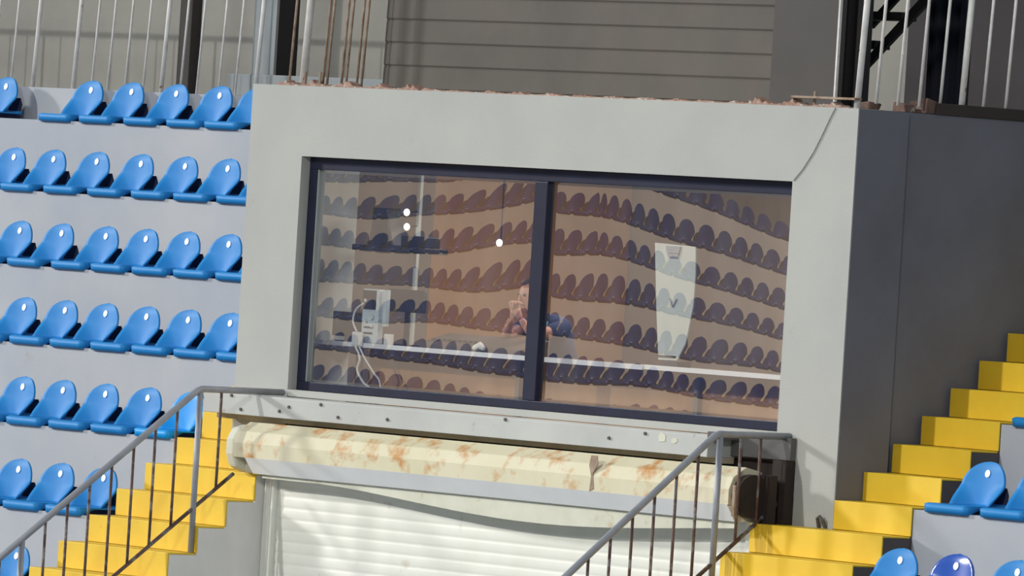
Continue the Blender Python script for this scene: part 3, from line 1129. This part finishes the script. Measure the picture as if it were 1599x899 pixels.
box(bm, 1.08, 1.24, 0.40, 0.52, 3.8265, 3.868)
obj('foot', bm, MT['charcoal'], bd)

# ------------------------------------------------------------------ person behind the counter
def skin_mesh(name, pts, edges, radii, m, parent, sub=2, root=0):
    off = Vector(parent.location) if parent is not None else Vector((0, 0, 0))
    me = bpy.data.meshes.new(name)
    me.from_pydata([tuple(Vector(p) - off) for p in pts], edges, [])
    o = bpy.data.objects.new(name, me)
    COL.objects.link(o)
    o.parent = parent
    md = o.modifiers.new('skin', 'SKIN')
    md.use_smooth_shade = True
    if not me.skin_vertices:
        me.skin_vertices.new()
    sv = me.skin_vertices[0].data
    for i, r_ in enumerate(radii):
        sv[i].radius = (r_, r_) if not isinstance(r_, tuple) else r_
        sv[i].use_root = (i == root)
    ss = o.modifiers.new('sub', 'SUBSURF')
    ss.levels = sub
    ss.render_levels = sub
    me.materials.append(m)
    return o


pr = thing('person', 'person in a navy shirt sitting behind the counter, hands clasped before the face', 'person', (-0.66, 0.95, 3.296))
hx, hy, hz = -0.735, 0.80, 4.20
HC = Vector((-0.64, 0.60, 4.13))
pts = [(-0.66, 1.12, 3.55),    # 0 pelvis
       (-0.66, 1.08, 3.72),    # 1 waist
       (-0.67, 0.99, 3.92),    # 2 chest
       (-0.68, 0.93, 4.02),    # 3 upper chest
       (-0.70, 0.88, 4.08),    # 4 neck
       (-0.725, 0.84, 4.15),   # 5 head base
       (-0.735, 0.83, 4.22),   # 6 head mid
       (-0.735, 0.84, 4.28),   # 7 crown
       (-0.86, 0.93, 4.02),    # 8 shoulder l
       (-0.80, 0.66, 3.95),    # 9 elbow l
       (-0.69, 0.61, 4.07),    # 10 wrist l
       (-0.49, 0.93, 4.02),    # 11 shoulder r
       (-0.52, 0.66, 3.955),   # 12 elbow r
       (-0.60, 0.61, 4.07),    # 13 wrist r
       (-0.76, 1.0, 3.55), (-0.78, 0.86, 3.52), (-0.78, 0.88, 3.34),   # thigh, knee, ankle
       (-0.56, 1.0, 3.55), (-0.54, 0.86, 3.52), (-0.54, 0.88, 3.34)]
ed = [(0, 1), (1, 2), (2, 3), (3, 4), (4, 5), (5, 6), (6, 7), (3, 8), (8, 9), (9, 10), (3, 11), (11, 12), (12, 13), (0, 14), (14, 15), (15, 16), (0, 17), (17, 18), (18, 19)]
rad = [(0.15, 0.11), (0.13, 0.095), (0.15, 0.10), (0.12, 0.08), 0.052, 0.06, 0.083, 0.06, 0.055, 0.038, 0.024, 0.055, 0.038, 0.024, 0.075, 0.055, 0.035, 0.075, 0.055, 0.035]
body = skin_mesh('body', pts, ed, rad, MT['skin'], pr)
# hands: palm plus five curled fingers each
for s, wr in ((-1, Vector((-0.69, 0.61, 4.07))), (1, Vector((-0.60, 0.61, 4.07)))):
    P, E_, R_ = [], [], []
    palm = wr.lerp(HC, 0.6) + Vector((0, 0, 0.012))
    P += [wr - Vector((0, 0, 0.01)), palm, palm + Vector((-s * 0.012, -0.005, 0.035))]
    E_ += [(0, 1), (1, 2)]
    R_ += [0.022, 0.026, 0.022]
    for f in range(4):
        base = palm + Vector((-s * 0.004, -0.03 + 0.019 * f, 0.035))
        ln = [0.028, 0.033, 0.031, 0.023][f]
        k1 = base + Vector((-s * ln * 0.6, -0.004, ln * 0.8))
        k2 = k1 + Vector((-s * ln * 0.9, -0.002, 0.002))
        k3 = k2 + Vector((-s * ln * 0.25, 0.004, -ln * 0.6))
        i0 = len(P)
        P += [base, k1, k2, k3]
        E_ += [(2, i0), (i0, i0 + 1), (i0 + 1, i0 + 2), (i0 + 2, i0 + 3)]
        R_ += [0.0095, 0.0088, 0.0082, 0.007]
    i0 = len(P)
    tb = palm + Vector((-s * 0.018, -0.03, 0.005))
    P += [tb, tb + Vector((-s * 0.012, -0.012, 0.028)), tb + Vector((-s * 0.016, -0.008, 0.05))]
    E_ += [(1, i0), (i0, i0 + 1), (i0 + 1, i0 + 2)]
    R_ += [0.012, 0.0105, 0.009]
    skin_mesh('hand', P, E_, R_, MT['skin'], pr)
# face details
bm = B()
bmesh.ops.create_icosphere(bm, subdivisions=3, radius=1.0)
for v in bm.verts:
    c = v.co
    c.x *= 0.079
    c.y *= 0.097
    c.z *= 0.117
    if c.z < -0.03:
        c.x *= 0.86
        c.y *= 0.93
    c += Vector((-0.735, 0.815, 4.215))
obj('head', bm, MT['skin'], pr, smooth=True)
bm = B()
prism(bm, [(-0.747, 4.19), (-0.723, 4.19), (-0.735, 4.235)], 'y', 0.700, 0.735)
obj('nose', bm, MT['skin'], pr, bevel=0.005)
for s in (-1, 1):
    bm = B()
    bmesh.ops.create_uvsphere(bm, u_segments=10, v_segments=8, radius=0.011)
    bmesh.ops.translate(bm, verts=bm.verts, vec=(-0.735 + s * 0.03, 0.725, 4.228))
    obj('eye', bm, MT['charcoal'], pr, smooth=True)
    bm = B()
    bmesh.ops.create_uvsphere(bm, u_segments=10, v_segments=8, radius=1)
    for v in bm.verts:
        v.co = Vector((v.co.x * 0.01, v.co.y * 0.02, v.co.z * 0.03)) + Vector((-0.735 + s * 0.081, 0.82, 4.215))
    obj('ear', bm, MT['skin'], pr, smooth=True)
bm = B()
box(bm, -0.757, -0.713, 0.722, 0.73, 4.158, 4.166)
obj('mouth', bm, MT['shirt'], pr)
bm = B()
bmesh.ops.create_icosphere(bm, subdivisions=3, radius=1.0)
for v in bm.verts:
    c = v.co
    if c.y < -0.2 and c.z < 0.45:
        c.y = -0.2 + (c.y + 0.2) * 0.15
    if c.z < -0.3:
        c.z = -0.3 + (c.z + 0.3) * 0.3
    v.co = Vector((c.x * 0.086, c.y * 0.104, c.z * 0.125)) + Vector((-0.735, 0.83, 4.232))
obj('hair', bm, MT['hair'], pr, smooth=True)
# shirt over torso and upper arms
sp_ = [(-0.66, 1.12, 3.55), (-0.66, 1.08, 3.72), (-0.67, 0.99, 3.92), (-0.68, 0.93, 4.03), (-0.695, 0.885, 4.07), (-0.86, 0.93, 4.02), (-0.825, 0.77, 3.985), (-0.49, 0.93, 4.02), (-0.507, 0.77, 3.985)]
skin_mesh('shirt', sp_, [(0, 1), (1, 2), (2, 3), (3, 4), (3, 5), (5, 6), (3, 7), (7, 8)], [(0.165, 0.125), (0.145, 0.11), (0.165, 0.115), (0.13, 0.09), 0.06, 0.07, 0.056, 0.07, 0.056], MT['shirt'], pr)
bm = B()
box(bm, -0.60, -0.585, 0.84, 0.85, 3.93, 4.06)
obj('lanyard', bm, MT['cyan'], pr)
chm = thing('stool', 'dark stool behind the counter carrying the person', 'stool', (-0.66, 1.1, 3.296))
bm = B()
tube(bm, [(-0.66, 1.12, 3.40), (-0.66, 1.12, 3.44)], 0.19, 24)
obj('seat', bm, MT['charcoal'], chm, bevel=0.008)
bm = B()
tube(bm, [(-0.66, 1.12, 3.297), (-0.66, 1.12, 3.40)], 0.03, 12)
obj('leg', bm, MT['charcoal'], chm)

# ------------------------------------------------------------------ stand across the pitch (seen reflected in the panes)
FY, FZ = -54.0, 0.9
bm = B()
pts = []
NR = 9
for r in range(NR):
    y = FY - r * ROW_D
    z = FZ + r * ROW_H
    pts.append((y, z - ROW_H))
    pts.append((y, z))
pts.append((FY - NR * ROW_D - 0.2, FZ + (NR - 1) * ROW_H))
pts.append((FY - NR * ROW_D - 0.2, FZ - ROW_H))
prism(bm, pts, 'x', -90, -40)
struct('floor_across', bm, MT['far_riser'], 'stepped terrace across the pitch, seen only mirrored in the window')
bm = B()
box(bm, -90, -40, FY - NR * ROW_D - 0.6, FY - NR * ROW_D - 0.21, FZ - 0.5, FZ + NR * ROW_H + 3)
struct('wall_across', bm, MT['taupe'], 'wall behind the mirrored terrace')
fbm = B()
for src, cx in ((pan_bm(), 0), (back_bm(), 0)):
    tmp = bpy.data.meshes.new('tmp')
    src.to_mesh(tmp)
    src.free()
    fbm.from_mesh(tmp)
    bpy.data.meshes.remove(tmp)
for v in fbm.verts:          # faces +Y
    v.co.x *= -0.92
    v.co.y *= -1
base = obj('stadium_seat', fbm, MT['far_blue'], None, smooth=True)
first = True
for r in range(NR):
    for i in range(33):
        loc = (-69.8 + 0.45 * i - 0.8 * r, FY - r * ROW_D, FZ + r * ROW_H)
        if first:
            o = base
            first = False
        else:
            o = base.copy()
            COL.objects.link(o)
        o.location = loc
        tag(o, 'dark blue seat of the far stand, visible only as a reflection in the booth window', 'seat', 'far stand seats mirrored in the window')
